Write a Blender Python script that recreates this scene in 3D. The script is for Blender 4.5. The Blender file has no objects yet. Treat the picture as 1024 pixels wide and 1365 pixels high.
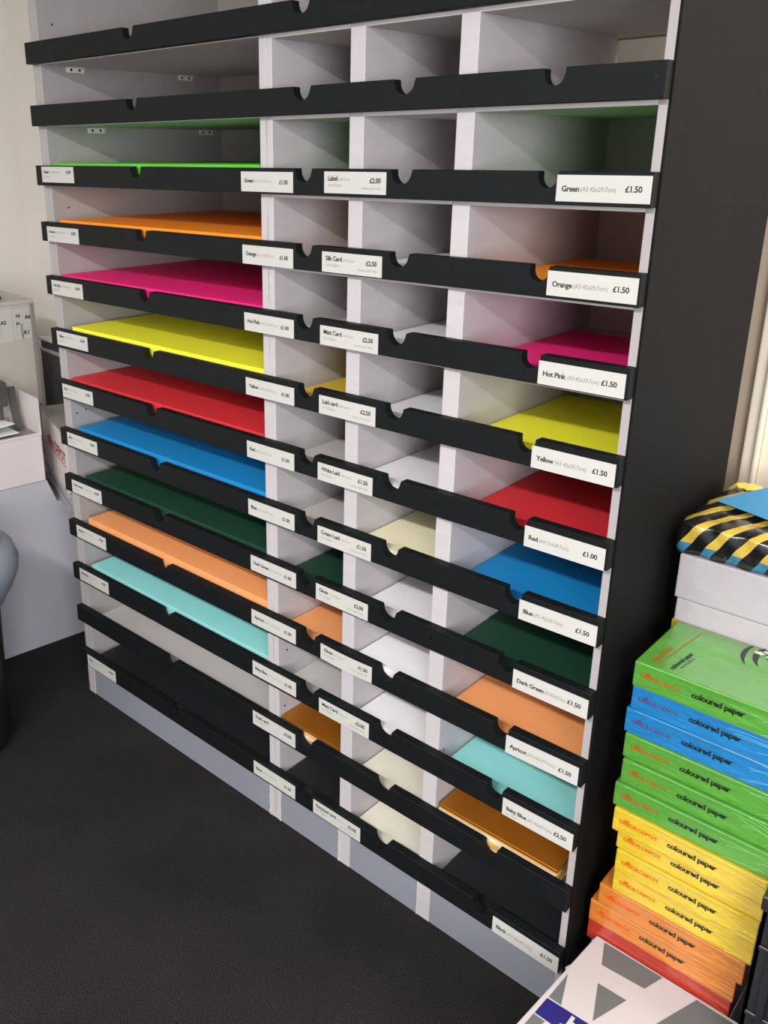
import bpy, bmesh, math, random
from mathutils import Vector, Matrix
random.seed(7)
C = bpy.context.scene.collection
rnd = random.uniform

# ------------------------------------------------------------------ materials
def srgb(r, g, b):
    def f(c):
        c = c / 255.0
        return c / 12.92 if c <= 0.04045 else ((c + 0.055) / 1.055) ** 2.4
    return (f(r), f(g), f(b), 1.0)

def mat(name, col, rough=0.6, noise=0.0, nscale=30.0, bump=0.0, bscale=60.0, coat=0.0,
        metallic=0.0, spec=0.5, stretch=None, bdist=0.002):
    m = bpy.data.materials.new(name); m.use_nodes = True
    nt = m.node_tree; b = nt.nodes['Principled BSDF']
    b.inputs['Base Color'].default_value = col
    b.inputs['Roughness'].default_value = rough
    b.inputs['Metallic'].default_value = metallic
    b.inputs['Specular IOR Level'].default_value = spec
    b.inputs['Coat Weight'].default_value = coat
    b.inputs['Coat Roughness'].default_value = 0.12
    tc = nt.nodes.new('ShaderNodeTexCoord')
    src = tc.outputs['Object']
    if stretch:
        mp = nt.nodes.new('ShaderNodeMapping'); mp.inputs['Scale'].default_value = stretch
        nt.links.new(src, mp.inputs['Vector']); src = mp.outputs['Vector']
    if noise > 0:
        n = nt.nodes.new('ShaderNodeTexNoise'); n.inputs['Scale'].default_value = nscale
        n.inputs['Detail'].default_value = 6
        nt.links.new(src, n.inputs['Vector'])
        mr = nt.nodes.new('ShaderNodeMapRange')
        mr.inputs['From Min'].default_value = 0.3; mr.inputs['From Max'].default_value = 0.7
        mr.inputs['To Min'].default_value = 1 - noise; mr.inputs['To Max'].default_value = 1 + noise
        nt.links.new(n.outputs['Fac'], mr.inputs['Value'])
        mx = nt.nodes.new('ShaderNodeVectorMath'); mx.operation = 'SCALE'
        mx.inputs[0].default_value = col[:3]
        nt.links.new(mr.outputs['Result'], mx.inputs['Scale'])
        nt.links.new(mx.outputs[0], b.inputs['Base Color'])
    if bump > 0:
        n2 = nt.nodes.new('ShaderNodeTexNoise'); n2.inputs['Scale'].default_value = bscale
        n2.inputs['Detail'].default_value = 4
        nt.links.new(src, n2.inputs['Vector'])
        bp = nt.nodes.new('ShaderNodeBump'); bp.inputs['Strength'].default_value = bump
        bp.inputs['Distance'].default_value = bdist
        nt.links.new(n2.outputs['Fac'], bp.inputs['Height'])
        nt.links.new(bp.outputs['Normal'], b.inputs['Normal'])
    return m

M = {}
M['wall'] = mat('wall_paint', srgb(230, 223, 215), 0.8, 0.02, 4, 0.1, 200)
M['taupe'] = mat('taupe_wall_shade', srgb(190, 170, 150), 0.8, 0.02, 4)
M['cream'] = mat('cream_gloss', srgb(232, 222, 202), 0.4, 0.02, 4)
M['ceil'] = mat('ceiling_paint', srgb(225, 225, 222), 0.9, 0.01, 4)
M['white'] = mat('white_painted_board', srgb(184, 178, 180), 0.55, 0.035, 9, 0.25, 90, stretch=(1, 1, 5))
M['edge'] = mat('white_board_edge', srgb(160, 154, 153), 0.55, 0.03, 25, 0.3, 60, stretch=(1, 1, 0.2))
M['shelf'] = mat('shelf_board', srgb(196, 191, 188), 0.6, 0.03, 12, 0.1, 80)
M['kick'] = mat('grey_laminate', srgb(132, 134, 143), 0.5, 0.03, 3)
M['back'] = mat('back_board', srgb(176, 166, 160), 0.7, 0.03, 8)
M['black'] = mat('black_satin_paint', srgb(17, 19, 20), 0.6, 0.10, 40, 0.35, 70, spec=0.16, bdist=0.0012)
M['side'] = mat('black_board', srgb(13, 12, 12), 0.7, 0.08, 6, 0.2, 120, spec=0.15)
M['screw'] = mat('screw_metal', srgb(22, 22, 22), 0.4, 0.05, 30, metallic=0.6)
M['bracket'] = mat('white_plastic_fitting', srgb(228, 224, 216), 0.4, 0.03, 30)
M['seal'] = mat('sealant', srgb(196, 190, 182), 0.35, 0.05, 60, 0.3, 90)
M['card'] = mat('label_card', srgb(188, 186, 180), 0.7, 0.01, 20)
M['ink'] = mat('black_ink', srgb(20, 20, 20), 0.7, 0.05, 50)
M['greyink'] = mat('grey_ink', srgb(128, 126, 124), 0.7, 0.05, 50)
M['palegrey'] = mat('pale_grey_ink', srgb(150, 148, 146), 0.7, 0.05, 50)

def paper(name, rgb):
    # top sheet: soft fibre noise; used also for the cut edges with a fine layered bump
    m = mat(name, srgb(*rgb), 0.62, 0.03, 5, 0.0)
    nt = m.node_tree; b = nt.nodes['Principled BSDF']
    tc = nt.nodes['Texture Coordinate']
    w = nt.nodes.new('ShaderNodeTexWave'); w.bands_direction = 'Z'
    w.inputs['Scale'].default_value = 160; w.inputs['Distortion'].default_value = 1.5
    nt.links.new(tc.outputs['Object'], w.inputs['Vector'])
    bp = nt.nodes.new('ShaderNodeBump'); bp.inputs['Strength'].default_value = 0.25
    bp.inputs['Distance'].default_value = 0.0006
    nt.links.new(w.outputs['Fac'], bp.inputs['Height'])
    nt.links.new(bp.outputs['Normal'], b.inputs['Normal'])
    return m
COL = {'green': (96, 196, 52), 'orange': (255, 150, 22), 'pink': (245, 32, 128), 'yellow': (246, 242, 52),
       'ochre': (226, 190, 60), 'red': (214, 44, 52), 'blue': (11, 132, 196), 'darkgreen': (12, 60, 41),
       'apricot': (240, 160, 100), 'babyblue': (142, 212, 210), 'black': (20, 21, 26), 'white': (232, 231, 232),
       'cream': (238, 232, 196), 'ivory': (228, 222, 204), 'gold': (168, 108, 32), 'kraft': (226, 176, 104),
       'peach': (236, 190, 160)}
PM = {k: paper(k + '_sheets', v) for k, v in COL.items()}
M['goldcard'] = mat('gold_card', srgb(170, 104, 30), 0.33, 0.06, 4, metallic=0.55)

# ------------------------------------------------------------------ mesh helpers
def new_bm(): return bmesh.new()

def box(bm, x0, x1, y0, y1, z0, z1, mi=0, bev=0.0, rot=0.0, pivot=None, segs=1):
    r = bmesh.ops.create_cube(bm, size=1.0)
    vs = r['verts']
    for v in vs:
        v.co.x = (x0 + x1) / 2 + v.co.x * (x1 - x0)
        v.co.y = (y0 + y1) / 2 + v.co.y * (y1 - y0)
        v.co.z = (z0 + z1) / 2 + v.co.z * (z1 - z0)
    if rot:
        c = Vector(pivot or ((x0 + x1) / 2, (y0 + y1) / 2, 0))
        bmesh.ops.rotate(bm, verts=vs, cent=c, matrix=Matrix.Rotation(rot, 3, 'Z'))
    fs = set(f for v in vs for f in v.link_faces)
    for f in fs: f.material_index = mi
    if bev > 0:
        es = list(set(e for v in vs for e in v.link_edges))
        q = bmesh.ops.bevel(bm, geom=es, offset=bev, segments=segs, affect='EDGES', profile=0.6)
        for f in q['faces']: f.material_index = mi

def prism(bm, pts, axis, a0, a1, mi=0):
    # pts: 2-D outline; axis 'y': (x,z) outline extruded along y; 'z': (x,y) extruded along z; 'x': (y,z)
    def mk(p, a):
        if axis == 'y': return (p[0], a, p[1])
        if axis == 'z': return (p[0], p[1], a)
        return (a, p[0], p[1])
    A = [bm.verts.new(mk(p, a0)) for p in pts]
    B = [bm.verts.new(mk(p, a1)) for p in pts]
    fs = [bm.faces.new(A), bm.faces.new(B[::-1])]
    n = len(pts)
    for i in range(n):
        fs.append(bm.faces.new((A[i], B[i], B[(i + 1) % n], A[(i + 1) % n])))
    for f in fs: f.material_index = mi
    return fs

def cyl(bm, p0, p1, r, n=12, r2=None, mi=0):
    p0, p1 = Vector(p0), Vector(p1); d = p1 - p0
    q = bmesh.ops.create_cone(bm, cap_ends=True, segments=n, radius1=r, radius2=r if r2 is None else r2, depth=d.length)
    R = d.to_track_quat('Z', 'Y').to_matrix()
    for v in q['verts']: v.co = R @ v.co + (p0 + p1) / 2
    for f in set(f for v in q['verts'] for f in v.link_faces): f.material_index = mi

def lathe(bm, prof, cx, cy, n=40, mi=0, sx=1.0, sy=1.0):
    rings = []
    for (r, z) in prof:
        rings.append([bm.verts.new((cx + sx * r * math.cos(2 * math.pi * i / n), cy + sy * r * math.sin(2 * math.pi * i / n), z)) for i in range(n)])
    for a, b in zip(rings, rings[1:]):
        for i in range(n):
            f = bm.faces.new((a[i], a[(i + 1) % n], b[(i + 1) % n], b[i])); f.material_index = mi
    f = bm.faces.new(rings[0][::-1]); f.material_index = mi
    f = bm.faces.new(rings[-1]); f.material_index = mi

def text_to(bm, s, origin, xdir, zdir, width=None, size=0.01, mi=0, bold=0.0, align='LEFT', fit=False):
    """writes text as flat letters: origin = left baseline point, xdir = reading direction, zdir = letter up"""
    cu = bpy.data.curves.new('t', 'FONT'); cu.body = s; cu.size = size; cu.resolution_u = 2
    cu.offset = bold; cu.space_character = 0.93
    ob = bpy.data.objects.new('t', cu); C.objects.link(ob)
    dg = bpy.context.evaluated_depsgraph_get(); dg.update()
    me = bpy.data.meshes.new_from_object(ob.evaluated_get(dg))
    xs = [v.co.x for v in me.vertices]
    wd = 0.0
    if xs:
        x0, x1 = min(xs), max(xs); k = 1.0
        if width and (fit or x1 - x0 > width): k = width / (x1 - x0)
        xd, zd = Vector(xdir).normalized(), Vector(zdir).normalized()
        o = Vector(origin); wd = (x1 - x0) * k
        if align == 'RIGHT': o = o - xd * (x1 - x0) * k
        vm = [bm.verts.new(o + xd * (v.co.x - x0) * k + zd * v.co.y) for v in me.vertices]
        for p in me.polygons:
            try:
                f = bm.faces.new([vm[i] for i in p.vertices]); f.material_index = mi
            except ValueError: pass
    bpy.data.objects.remove(ob); bpy.data.curves.remove(cu); bpy.data.meshes.remove(me)
    return wd

def obj(name, bm, mats, parent=None, loc=None, rotz=0.0, smooth=False):
    bmesh.ops.recalc_face_normals(bm, faces=bm.faces[:])
    me = bpy.data.meshes.new(name); bm.to_mesh(me); bm.free()
    for m in (mats if isinstance(mats, (list, tuple)) else [mats]): me.materials.append(m)
    if smooth:
        for p in me.polygons: p.use_smooth = True
    o = bpy.data.objects.new(name, me); C.objects.link(o)
    if parent: o.parent = parent
    if loc: o.location = loc
    if rotz: o.rotation_euler = (0, 0, rotz)
    return o

def thing(name, label, cat, loc=(0, 0, 0), rotz=0.0, group=None):
    o = bpy.data.objects.new(name, None); C.objects.link(o)
    o.empty_display_size = 0.05
    o.location = loc; o.rotation_euler = (0, 0, rotz); o['label'] = label; o['category'] = cat
    if group: o['group'] = group
    return o

def tag(o, label, cat, group=None, kind=None):
    o['label'] = label; o['category'] = cat
    if group: o['group'] = group
    if kind: o['kind'] = kind
    return o

def struct(name, bm, m, label=None):
    o = obj(name, bm, m); o['kind'] = 'structure'
    if label: o['label'] = label
    return o

# ------------------------------------------------------------------ the room
YB = 0.66        # back wall
def carpet():
    m = mat('black_carpet', srgb(42, 41, 40), 0.95, 0.0, spec=0.15)
    nt = m.node_tree; b = nt.nodes['Principled BSDF']; tc = nt.nodes['Texture Coordinate']
    n = nt.nodes.new('ShaderNodeTexNoise'); n.inputs['Scale'].default_value = 380; n.inputs['Detail'].default_value = 3
    n2 = nt.nodes.new('ShaderNodeTexNoise'); n2.inputs['Scale'].default_value = 3.5; n2.inputs['Detail'].default_value = 5
    nt.links.new(tc.outputs['Object'], n.inputs['Vector']); nt.links.new(tc.outputs['Object'], n2.inputs['Vector'])
    r1 = nt.nodes.new('ShaderNodeValToRGB')
    r1.color_ramp.elements[0].position = 0.35; r1.color_ramp.elements[0].color = srgb(8, 7, 7)
    r1.color_ramp.elements[1].position = 0.68; r1.color_ramp.elements[1].color = srgb(50, 48, 47)
    nt.links.new(n.outputs['Fac'], r1.inputs['Fac'])
    mr = nt.nodes.new('ShaderNodeMapRange'); mr.inputs['From Min'].default_value = 0.3; mr.inputs['From Max'].default_value = 0.7
    mr.inputs['To Min'].default_value = 0.8; mr.inputs['To Max'].default_value = 1.2
    nt.links.new(n2.outputs['Fac'], mr.inputs['Value'])
    sc = nt.nodes.new('ShaderNodeVectorMath'); sc.operation = 'SCALE'
    nt.links.new(r1.outputs['Color'], sc.inputs[0]); nt.links.new(mr.outputs['Result'], sc.inputs['Scale'])
    nt.links.new(sc.outputs[0], b.inputs['Base Color'])
    bp = nt.nodes.new('ShaderNodeBump'); bp.inputs['Strength'].default_value = 0.8; bp.inputs['Distance'].default_value = 0.003
    nt.links.new(n.outputs['Fac'], bp.inputs['Height']); nt.links.new(bp.outputs['Normal'], b.inputs['Normal'])
    return m
XL = -1.13
bm = new_bm(); box(bm, XL - 0.1, 4.6, -4.2, YB + 0.1, -0.1, 0.0); struct('floor', bm, carpet(), 'black flecked carpet floor')
bm = new_bm(); box(bm, XL - 0.1, 4.6, YB, YB + 0.1, 0.0, 2.75); struct('wall_back', bm, M['wall'], 'off-white painted wall behind the shelving')
bm = new_bm(); box(bm, XL - 0.1, XL, -4.2, YB, 0.0, 2.75); struct('wall_left', bm, M['wall'], 'off-white side wall at the far left')
bm = new_bm(); box(bm, XL - 0.1, 4.6, -4.2, YB + 0.1, 2.75, 2.85); struct('ceiling', bm, M['ceil'], 'white ceiling')
bm = new_bm(); box(bm, 1.70, 1.803, YB - 0.012, YB, 0.0, 2.75, bev=0.002)  # thin board carries the wall's shade as a darker taupe colour
struct('wall_shade_strip', bm, M['taupe'], 'taupe strip standing in for the shaded wall just behind the black side panel')
bm = new_bm()
box(bm, 1.803, 1.829, YB - 0.030, YB, 0.0, 2.75, bev=0.004, segs=2)
box(bm, 1.829, 1.837, YB - 0.042, YB, 0.0, 2.75, bev=0.003, segs=2)
box(bm, 1.837, 2.15, YB - 0.024, YB, 0.0, 2.75, bev=0.004, segs=2)
struct('trim_2', bm, M['cream'], 'cream glossy upright casing on the wall at the right')

# ------------------------------------------------------------------ the shelving unit
L0, L1, A0, A1, C0, C1, D0, D1, RR, W = 0.1304, 0.1656, 0.9732, 1.0097, 0.2131 + 1.0, 1.2478, 1.45, 1.4857, 1.7927, 1.808
T = 0.0203; H = 0.0507; DL = 0.628; DR = 0.51; TOP = 2.235
ZT = [1.9398, 1.7896, 1.6405, 1.4949, 1.3499, 1.203, 1.0552, 0.9083, 0.7631, 0.616, 0.4698, 0.3222, 0.168]
SL, SR = 0.1318, 1.8078
unit = thing('pigeonhole_shelving', 'large white pigeonhole paper shelving with black label strips and a black right side', 'shelving', (0, 0, 0))

bm = new_bm(); box(bm, L0, L0 + 0.017, 0, DL, 0, TOP, bev=0.0012); box(bm, L0 + 0.018, L1, 0.0006, DL, 0, TOP, bev=0.0012)
obj('side_panel', bm, M['edge'], unit)
bm = new_bm()
box(bm, RR, W - 0.0015, 0, DR, 0.0, TOP, 0, bev=0.001)
obj('side_panel', bm, M['edge'], unit)
bm = new_bm(); box(bm, W - 0.0015, W + 0.003, 0.0012, DR + 0.008, 0.0, TOP, bev=0.0008)
o = obj('outer_side_board', bm, M['side'], unit); o['label'] = 'black outer face of the right side'
for x0, x1, d in ((A0, A0 + 0.0185, DL), (A0 + 0.0195, A1, DR), (C0, C1, DR), (D0, D1, DR)):
    bm = new_bm(); box(bm, x0, x1, 0, d, 0, TOP, bev=0.0012)
    obj('divider_panel', bm, M['white'], unit)
bm = new_bm(); box(bm, L0, A0 + 0.0185, 0, DL, TOP, TOP + 0.02, bev=0.001); box(bm, A0 + 0.0195, W + 0.003, 0, DR, TOP, TOP + 0.02, bev=0.001)
obj('top_board', bm, M['shelf'], unit)
BAYS = {'A': (L1, A0, DL), 'B': (A1, C0, DR), 'C': (C1, D0, DR), 'D': (D1, RR, DR)}
# backs
for k, (x0, x1, d) in BAYS.items():
    bm = new_bm()
    if k == 'D':
        box(bm, x0, x1, d - 0.008, d, 0.0, ZT[1] - 0.01, 0)
        box(bm, x0, x1, d - 0.008, d, ZT[0] - H - 0.01, TOP, 0)
    else:
        box(bm, x0, x1, d - 0.008, d, 0.0, TOP, 0)
    obj('back_panel', bm, M['back'], unit)
# shelves
for i, zt in enumerate(ZT):
    zb = zt - H
    for k, (x0, x1, d) in BAYS.items():
        bm = new_bm(); box(bm, x0 + 0.0003, x1 - 0.0003, 0.0004 if k != 'A' else 0.004, d - 0.0085, zb - (0.007 if k != 'A' else 0.0015), zb + 0.003, bev=0.0006)
        obj('shelf', bm, M['shelf'], unit)
# plinth boards
for k, (x0, x1, d) in BAYS.items():
    bm = new_bm(); box(bm, x0 + 0.0003, x1 - 0.0003, 0.0012, 0.016, 0.0, ZT[12] - H - 0.0075, bev=0.0006)
    o = obj('kick_board', bm, M['kick'], unit); o['label'] = 'grey plinth board under the lowest shelf'
# sealant bead on the joint, and on the plinth corners
def ribbon(x, z0, z1, w, rag, y0=-0.0011, step=0.012):
    bm = new_bm(); Lp, Rp = [], []; z = z0; dx = 0.0
    while z < z1:
        dx = max(-0.0012, min(0.0012, dx + rnd(-0.0005, 0.0005)))
        Lp.append((x + dx - w * 0.5 - rnd(0, rag), z)); Rp.append((x + dx + w * 0.5 + rnd(0, rag), z)); z += step
    prism(bm, Lp + Rp[::-1], 'y', y0, 0.0008)
    obj('sealant_bead', bm, M['seal'], unit)
ribbon(A0 + 0.019, 0.004, TOP - 0.02, 0.0016, 0.0006)
for x, w_, rg in ((L1 - 0.001, 0.002, 0.002), (L0 + 0.0175, 0.0015, 0.0005), (A1 + 0.0005, 0.004, 0.002), (A0 + 0.002, 0.004, 0.003), (D0 + 0.0008, 0.002, 0.0008), (C0 + 0.001, 0.003, 0.002)):
    ribbon(x, 0.001, 0.110, w_, rg, step=0.006)

# strips with thumb notches and labels
NA = [.58, .579, .580, .586, .586, .589, .587, .590, .593, .594, .595, .603, .611]
NB = [1.112, 1.114, 1.118, 1.119, 1.121, 1.124, 1.126, 1.128, 1.122, 1.131, 1.129, 1.121, 1.119]
NCc = [1.352] + [1.356] * 12
ND = [1.638, 1.638, 1.641, 1.639, 1.637, 1.641, 1.639, 1.641, 1.639, 1.638, 1.636, 1.635, 1.624]
def strip_outline(zt, notches):
    zb = zt - H; dep = 0.0266
    pts = [(SL, zb), (SL, zt)]
    for cx, r, sh in zip(notches, (0.0200, 0.0225, 0.0225, 0.0175), (-0.008, -0.004, -0.0025, -0.001)):
        cx += sh
        pts.append((cx - r - 0.0022, zt)); pts.append((cx - r - 0.0006, zt - 0.0006)); pts.append((cx - r, zt - 0.0022))
        zc = zt - dep + r
        for k in range(0, 13):
            a = math.pi + math.pi * k / 12
            pts.append((cx + r * math.cos(a), zc + r * math.sin(a)))
        pts.append((cx + r, zt - 0.0022)); pts.append((cx + r + 0.0006, zt - 0.0006)); pts.append((cx + r + 0.0022, zt))
    pts += [(SR, zt), (SR, zb)]
    return pts
strips = []
for i, zt in enumerate(ZT):
    bm = new_bm()
    fs = prism(bm, strip_outline(zt, (NA[i], NB[i], NCc[i], ND[i])), 'y', -T, -0.0003)
    es = [e for e in bm.edges if abs(e.verts[0].co.y - e.verts[1].co.y) < 1e-6 and e.verts[0].co.y < -T + 1e-4]
    bmesh.ops.bevel(bm, geom=es, offset=0.0009, segments=1, affect='EDGES')
    s = obj('label_strip', bm, M['black'], unit)
    strips.append(s)
# small screws through the strips
SCR = {0: (0.965, 1.44), 1: (1.463, 1.795, 0.985), 2: (1.463,), 3: (1.466,), 4: (1.466,), 6: (1.466, 0.15), 8: (1.466,), 10: (1.80,)}
for i, xs in SCR.items():
    for x in xs:
        bm = new_bm(); z = ZT[i] - 0.022
        cyl(bm, (x, -T + 0.0005, z), (x, -T - 0.0006, z), 0.0030, 12)
        obj('screw_head', bm, M['screw'], strips[i])
# fixing brackets under the upper shelves at the left inner face
for i, y in ((0, 0.104), (0, 0.482), (1, 0.157), (1, 0.555)):
    bm = new_bm(); z = ZT[i] - H - 0.0020
    box(bm, L1 + 0.0003, L1 + 0.0028, y - 0.028, y + 0.028, z - 0.014, z, 0, bev=0.001)
    box(bm, L1 + 0.0003, L1 + 0.014, y - 0.026, y + 0.026, z - 0.0022, z - 0.0002, 0, bev=0.0006)
    for dy in (-0.013, 0.013):
        cyl(bm, (L1 + 0.0024, y + dy, z - 0.007), (L1 + 0.0034, y + dy, z - 0.007), 0.0034, 10, mi=1)
    o = obj('shelf_bracket', bm, [M['bracket'], M['screw']], unit); o['label'] = 'small white fixing bracket with two dark screws'
# screw holes / dabs on inner faces
def dab(x, y, z, r=0.0026):
    bm = new_bm(); cyl(bm, (x - 0.0003, y, z), (x + 0.0006, y, z), r, 10); obj('screw_hole', bm, M['screw'], unit)
for y, z in ((0.045, 1.985), (0.05, 1.53), (0.052, 0.955), (0.02, 0.95), (0.075, 0.21)): dab(L1, y, z)
for y, z in ((0.03, 0.502), (0.02, 0.345)): dab(A1, y, z)
for y, z in ((0.02, 0.46), (0.014, 0.152)): dab(D1, y, z)

# ------------------------------------------------------------------ price labels (parts of their strip)
LW, LH = 0.1500, 0.0395
def price_label(i, x0, z0, kind, name, spec, price, second=None, tiny=None, tilt=0.0, curl=False):
    bm = new_bm(); y = -T - 0.0012
    n = 10
    def bend(t):  # slight sag of a label coming unstuck
        return -0.004 * math.sin(math.pi * t) if curl else 0.0
    P = [(x0 + LW * t / n, z0 + (bend(t / n) * 0.6)) for t in range(n + 1)]
    Q = [(x0 + LW * t / n, z0 - LH + (bend(t / n) * 0.6)) for t in range(n + 1)]
    if tilt:
        P = [(p[0], p[1] + tilt * (p[0] - x0)) for p in P]; Q = [(p[0], p[1] + tilt * (p[0] - x0)) for p in Q]
    prism(bm, P + Q[::-1], 'y', y, -T - 0.0002, 0)
    X, Z = (1, 0, tilt), (0, 0, 1); yy = y - 0.00025
    if kind == 'D':
        ln = 0.0115 + text_to(bm, name, (x0 + 0.009, yy, z0 - 0.0245), X, Z, None, 0.0122, 1, 0.0003)
        text_to(bm, spec, (x0 + ln, yy, z0 - 0.024 + tilt * ln), X, Z, min(0.056, 0.107 - ln), 0.0102, 2)
        text_to(bm, price, (x0 + 0.137, yy, z0 - 0.0235), X, Z, None, 0.0125, 1, 0.0003, 'RIGHT')
        if second: text_to(bm, second, (x0 + 0.009, yy, z0 - 0.0345), X, Z, 0.03, 0.007, 3)
    elif kind == 'B':
        ln = 0.0125 + text_to(bm, name, (x0 + 0.010, yy, z0 - 0.0215), X, Z, None, 0.0115, 1, 0.0003)
        if spec: text_to(bm, spec, (x0 + ln, yy, z0 - 0.0215), X, Z, min(0.055, 0.104 - ln), 0.0085, 3)
        if second: text_to(bm, second, (x0 + 0.010, yy, z0 - 0.0325), X, Z, 0.035, 0.008, 3)
        text_to(bm, price, (x0 + 0.136, yy, z0 - 0.0235), X, Z, None, 0.0115, 1, 0.00028, 'RIGHT')
    else:
        ln = 0.0125 + text_to(bm, name, (x0 + 0.010, yy, z0 - 0.0165), X, Z, None, 0.0125 if kind == 'C' else 0.010, 1, 0.0003)
        text_to(bm, spec, (x0 + ln, yy, z0 - 0.0163), X, Z, min(0.05, 0.106 - ln), 0.008, 3)
        if second: text_to(bm, second, (x0 + 0.010, yy, z0 - 0.0275), X, Z, 0.040, 0.0082, 3)
        text_to(bm, price, (x0 + 0.138, yy, z0 - (0.0195 if kind == 'C' else 0.0165)), X, Z, None, 0.0125 if kind == 'C' else 0.0105, 1, 0.0003, 'RIGHT')
        if tiny: text_to(bm, tiny, (x0 + 0.138, yy, z0 - 0.031), X, Z, 0.058, 0.0068, 3, 0, 'RIGHT')


    o = obj('price_label', bm, [M['card'], M['ink'], M['greyink'], M['palegrey']], strips[i])
    o['label'] = 'white price label reading %s %s' % (name, price)
NAMES = {2: 'Green', 3: 'Orange', 4: 'Hot Pink', 5: 'Yellow', 6: 'Red', 7: 'Blue', 8: 'Dark Green', 9: 'Apricot', 10: 'Baby Blue', 12: 'Black'}
xa = {2: .1617, 3: .1616, 4: .1600, 5: .1630, 6: .1672, 7: .1690, 8: .1712, 9: .1745, 10: .1695, 12: .1700}
za = {2: 1.6379, 3: 1.4842, 4: 1.3406, 5: 1.1995, 6: 1.0476, 7: .9023, 8: .7552, 9: .6102, 10: .4650, 12: .1608}
xb = {2: .9369, 3: .9362, 4: .9374, 5: .9374, 6: .9365, 7: .9364, 8: .9405, 9: .9390, 10: .9390, 11: .9358, 12: .9345}
zbb = {2: 1.6332, 3: 1.4843, 4: 1.3397, 5: 1.1937, 6: 1.0444, 7: .9008, 8: .7570, 9: .6105, 10: .4657, 11: .3173, 12: .1629}
xc = {2: 1.1703, 3: 1.1657, 4: 1.1614, 5: 1.1595, 6: 1.1566, 7: 1.1570, 8: 1.1527, 9: 1.1680, 10: 1.1640, 12: 1.1465}
zc = {2: 1.6354, 3: 1.4858, 4: 1.3392, 5: 1.1928, 6: 1.0440, 7: .8973, 8: .7552, 9: .6077, 10: .4607, 12: .1613}
xd = {2: 1.6566, 3: 1.6546, 4: 1.6525, 5: 1.6535, 6: 1.6530, 7: 1.6548, 8: 1.6545, 9: 1.6515, 10: 1.6562, 12: 1.6565}
zd = {2: 1.6352, 3: 1.4885, 4: 1.3408, 5: 1.1923, 6: 1.0433, 7: .8972, 8: .7510, 9: .6032, 10: .4586, 12: .1575}
pa = {2: '£2.00', 3: '£2.00', 4: '£3.00', 5: '£3.00', 6: '£3.00', 7: '£3.00', 8: '£3.00', 9: '£3.00', 10: '£3.00', 12: '£3.00'}
for i in xa: price_label(i, xa[i], za[i], 'A', NAMES[i], '(A1 84x59.4cm)', pa[i], 'per sheet')
for i in xb:
    if i == 11: price_label(i, xb[i], zbb[i], 'C', 'Gold card', '', '£2.00', 'A4 250gsm', None)
    else: price_label(i, xb[i], zbb[i], 'B', NAMES[i], '(A4 21x29.7cm)', '£1.50' if i == 6 else '£1.00')
CC = {2: ('Label', 'with print', '£2.00', 'A4 120gsm'), 3: ('Silk Card', 'with print', '£2.50', 'A4 350gsm'),
      4: ('Matt Card', 'with print', '£2.50', 'A4 350gsm'), 5: ('Laid card', 'with print', '£2.50', 'A4 250gsm'),
      6: ('White Laid', 'with print', '£1.50', 'A4 100gsm'), 7: ('Cream Laid', 'with print', '£1.50', 'A4 100gsm'),
      8: ('Gloss', 'A4 160gsm', '£2.00', 'A4 160gsm'), 9: ('Gloss', 'A4 135gsm', '£1.50', 'A4 135gsm'),
      10: ('Matt Card', 'with print', '£2.00', 'A4 250gsm'), 12: ('Recycled card', 'with print', '£2.00', 'A4 250gsm')}
for i in xc:
    n, s, p, q = CC[i]
    price_label(i, xc[i], zc[i], 'C', n, s, p, q, 'double sided +50p', curl=(i == 9))
for i in xd:
    price_label(i, xd[i], zd[i], 'D', NAMES[i], '(A4 21x29.7cm)' if i == 6 else '(A3 42x29.7cm)',
                {6: '£1.00', 10: '£2.50'}.get(i, '£1.50'), 'per sheet' if i == 10 else None,
                tilt={9: 0.02, 7: 0.01, 12: -0.01}.get(i, 0.0))

# ------------------------------------------------------------------ paper stacks
def stack(i, x0, x1, y0, y1, ztop, m, label, cat='paper stack', group=None, layers=None, name='paper_stack', fray=0.0012, curl=0.0):
    zs = ZT[i] - H + 0.0032
    n = layers or max(1, int((ztop - zs) / 0.009))
    bm = new_bm(); ml = m if isinstance(m, list) else [m]
    h = (ztop - zs) / n
    for k in range(n):
        a, b = zs + h * k, zs + h * (k + 1)
        dx, dy, dw, dr = rnd(-fray, fray), rnd(-fray, fray), rnd(-fray, fray), rnd(-0.0012, 0.0012)
        if k == n - 1: dx = dy = dw = 0
        mi = 0 if len(ml) == 1 else (0 if k == n - 1 else 1 + (k % (len(ml) - 1)))
        box(bm, x0 + dx, x1 + dw, y0 + dy, y1, a + 0.0001, b - 0.00005, mi, bev=min(0.0004, h * 0.2), rot=dr)
    o = obj(name, bm, ml)
    tag(o, label, cat, group)
    return o
g1, g2, g3, g4 = ('coloured sheets in the wide left column', 'sheets in the first narrow column',
                  'white and cream card in the second narrow column', 'coloured sheets in the right-hand column')
ZA = {2: ('green', 0.172, .963, 1.6462), 3: ('orange', 0.181, .9655, 1.5002), 4: ('pink', 0.169, .9660, 1.3525), 5: ('yellow', 0.199, .967, 1.2105),
      6: ('red', 0.169, .968, 1.0580), 7: ('blue', 0.190, .968, .9145), 8: ('darkgreen', 0.202, .969, .7670), 9: ('apricot', 0.198, .968, .6290),
      10: ('babyblue', 0.194, .969, .4730), 12: ('black', 0.184, .968, .1500)}
WORD = {'green': 'bright green', 'orange': 'orange', 'pink': 'hot pink', 'yellow': 'bright yellow', 'red': 'red', 'blue': 'bright blue',
        'darkgreen': 'dark green', 'apricot': 'apricot', 'babyblue': 'pale baby blue', 'black': 'black'}
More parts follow.
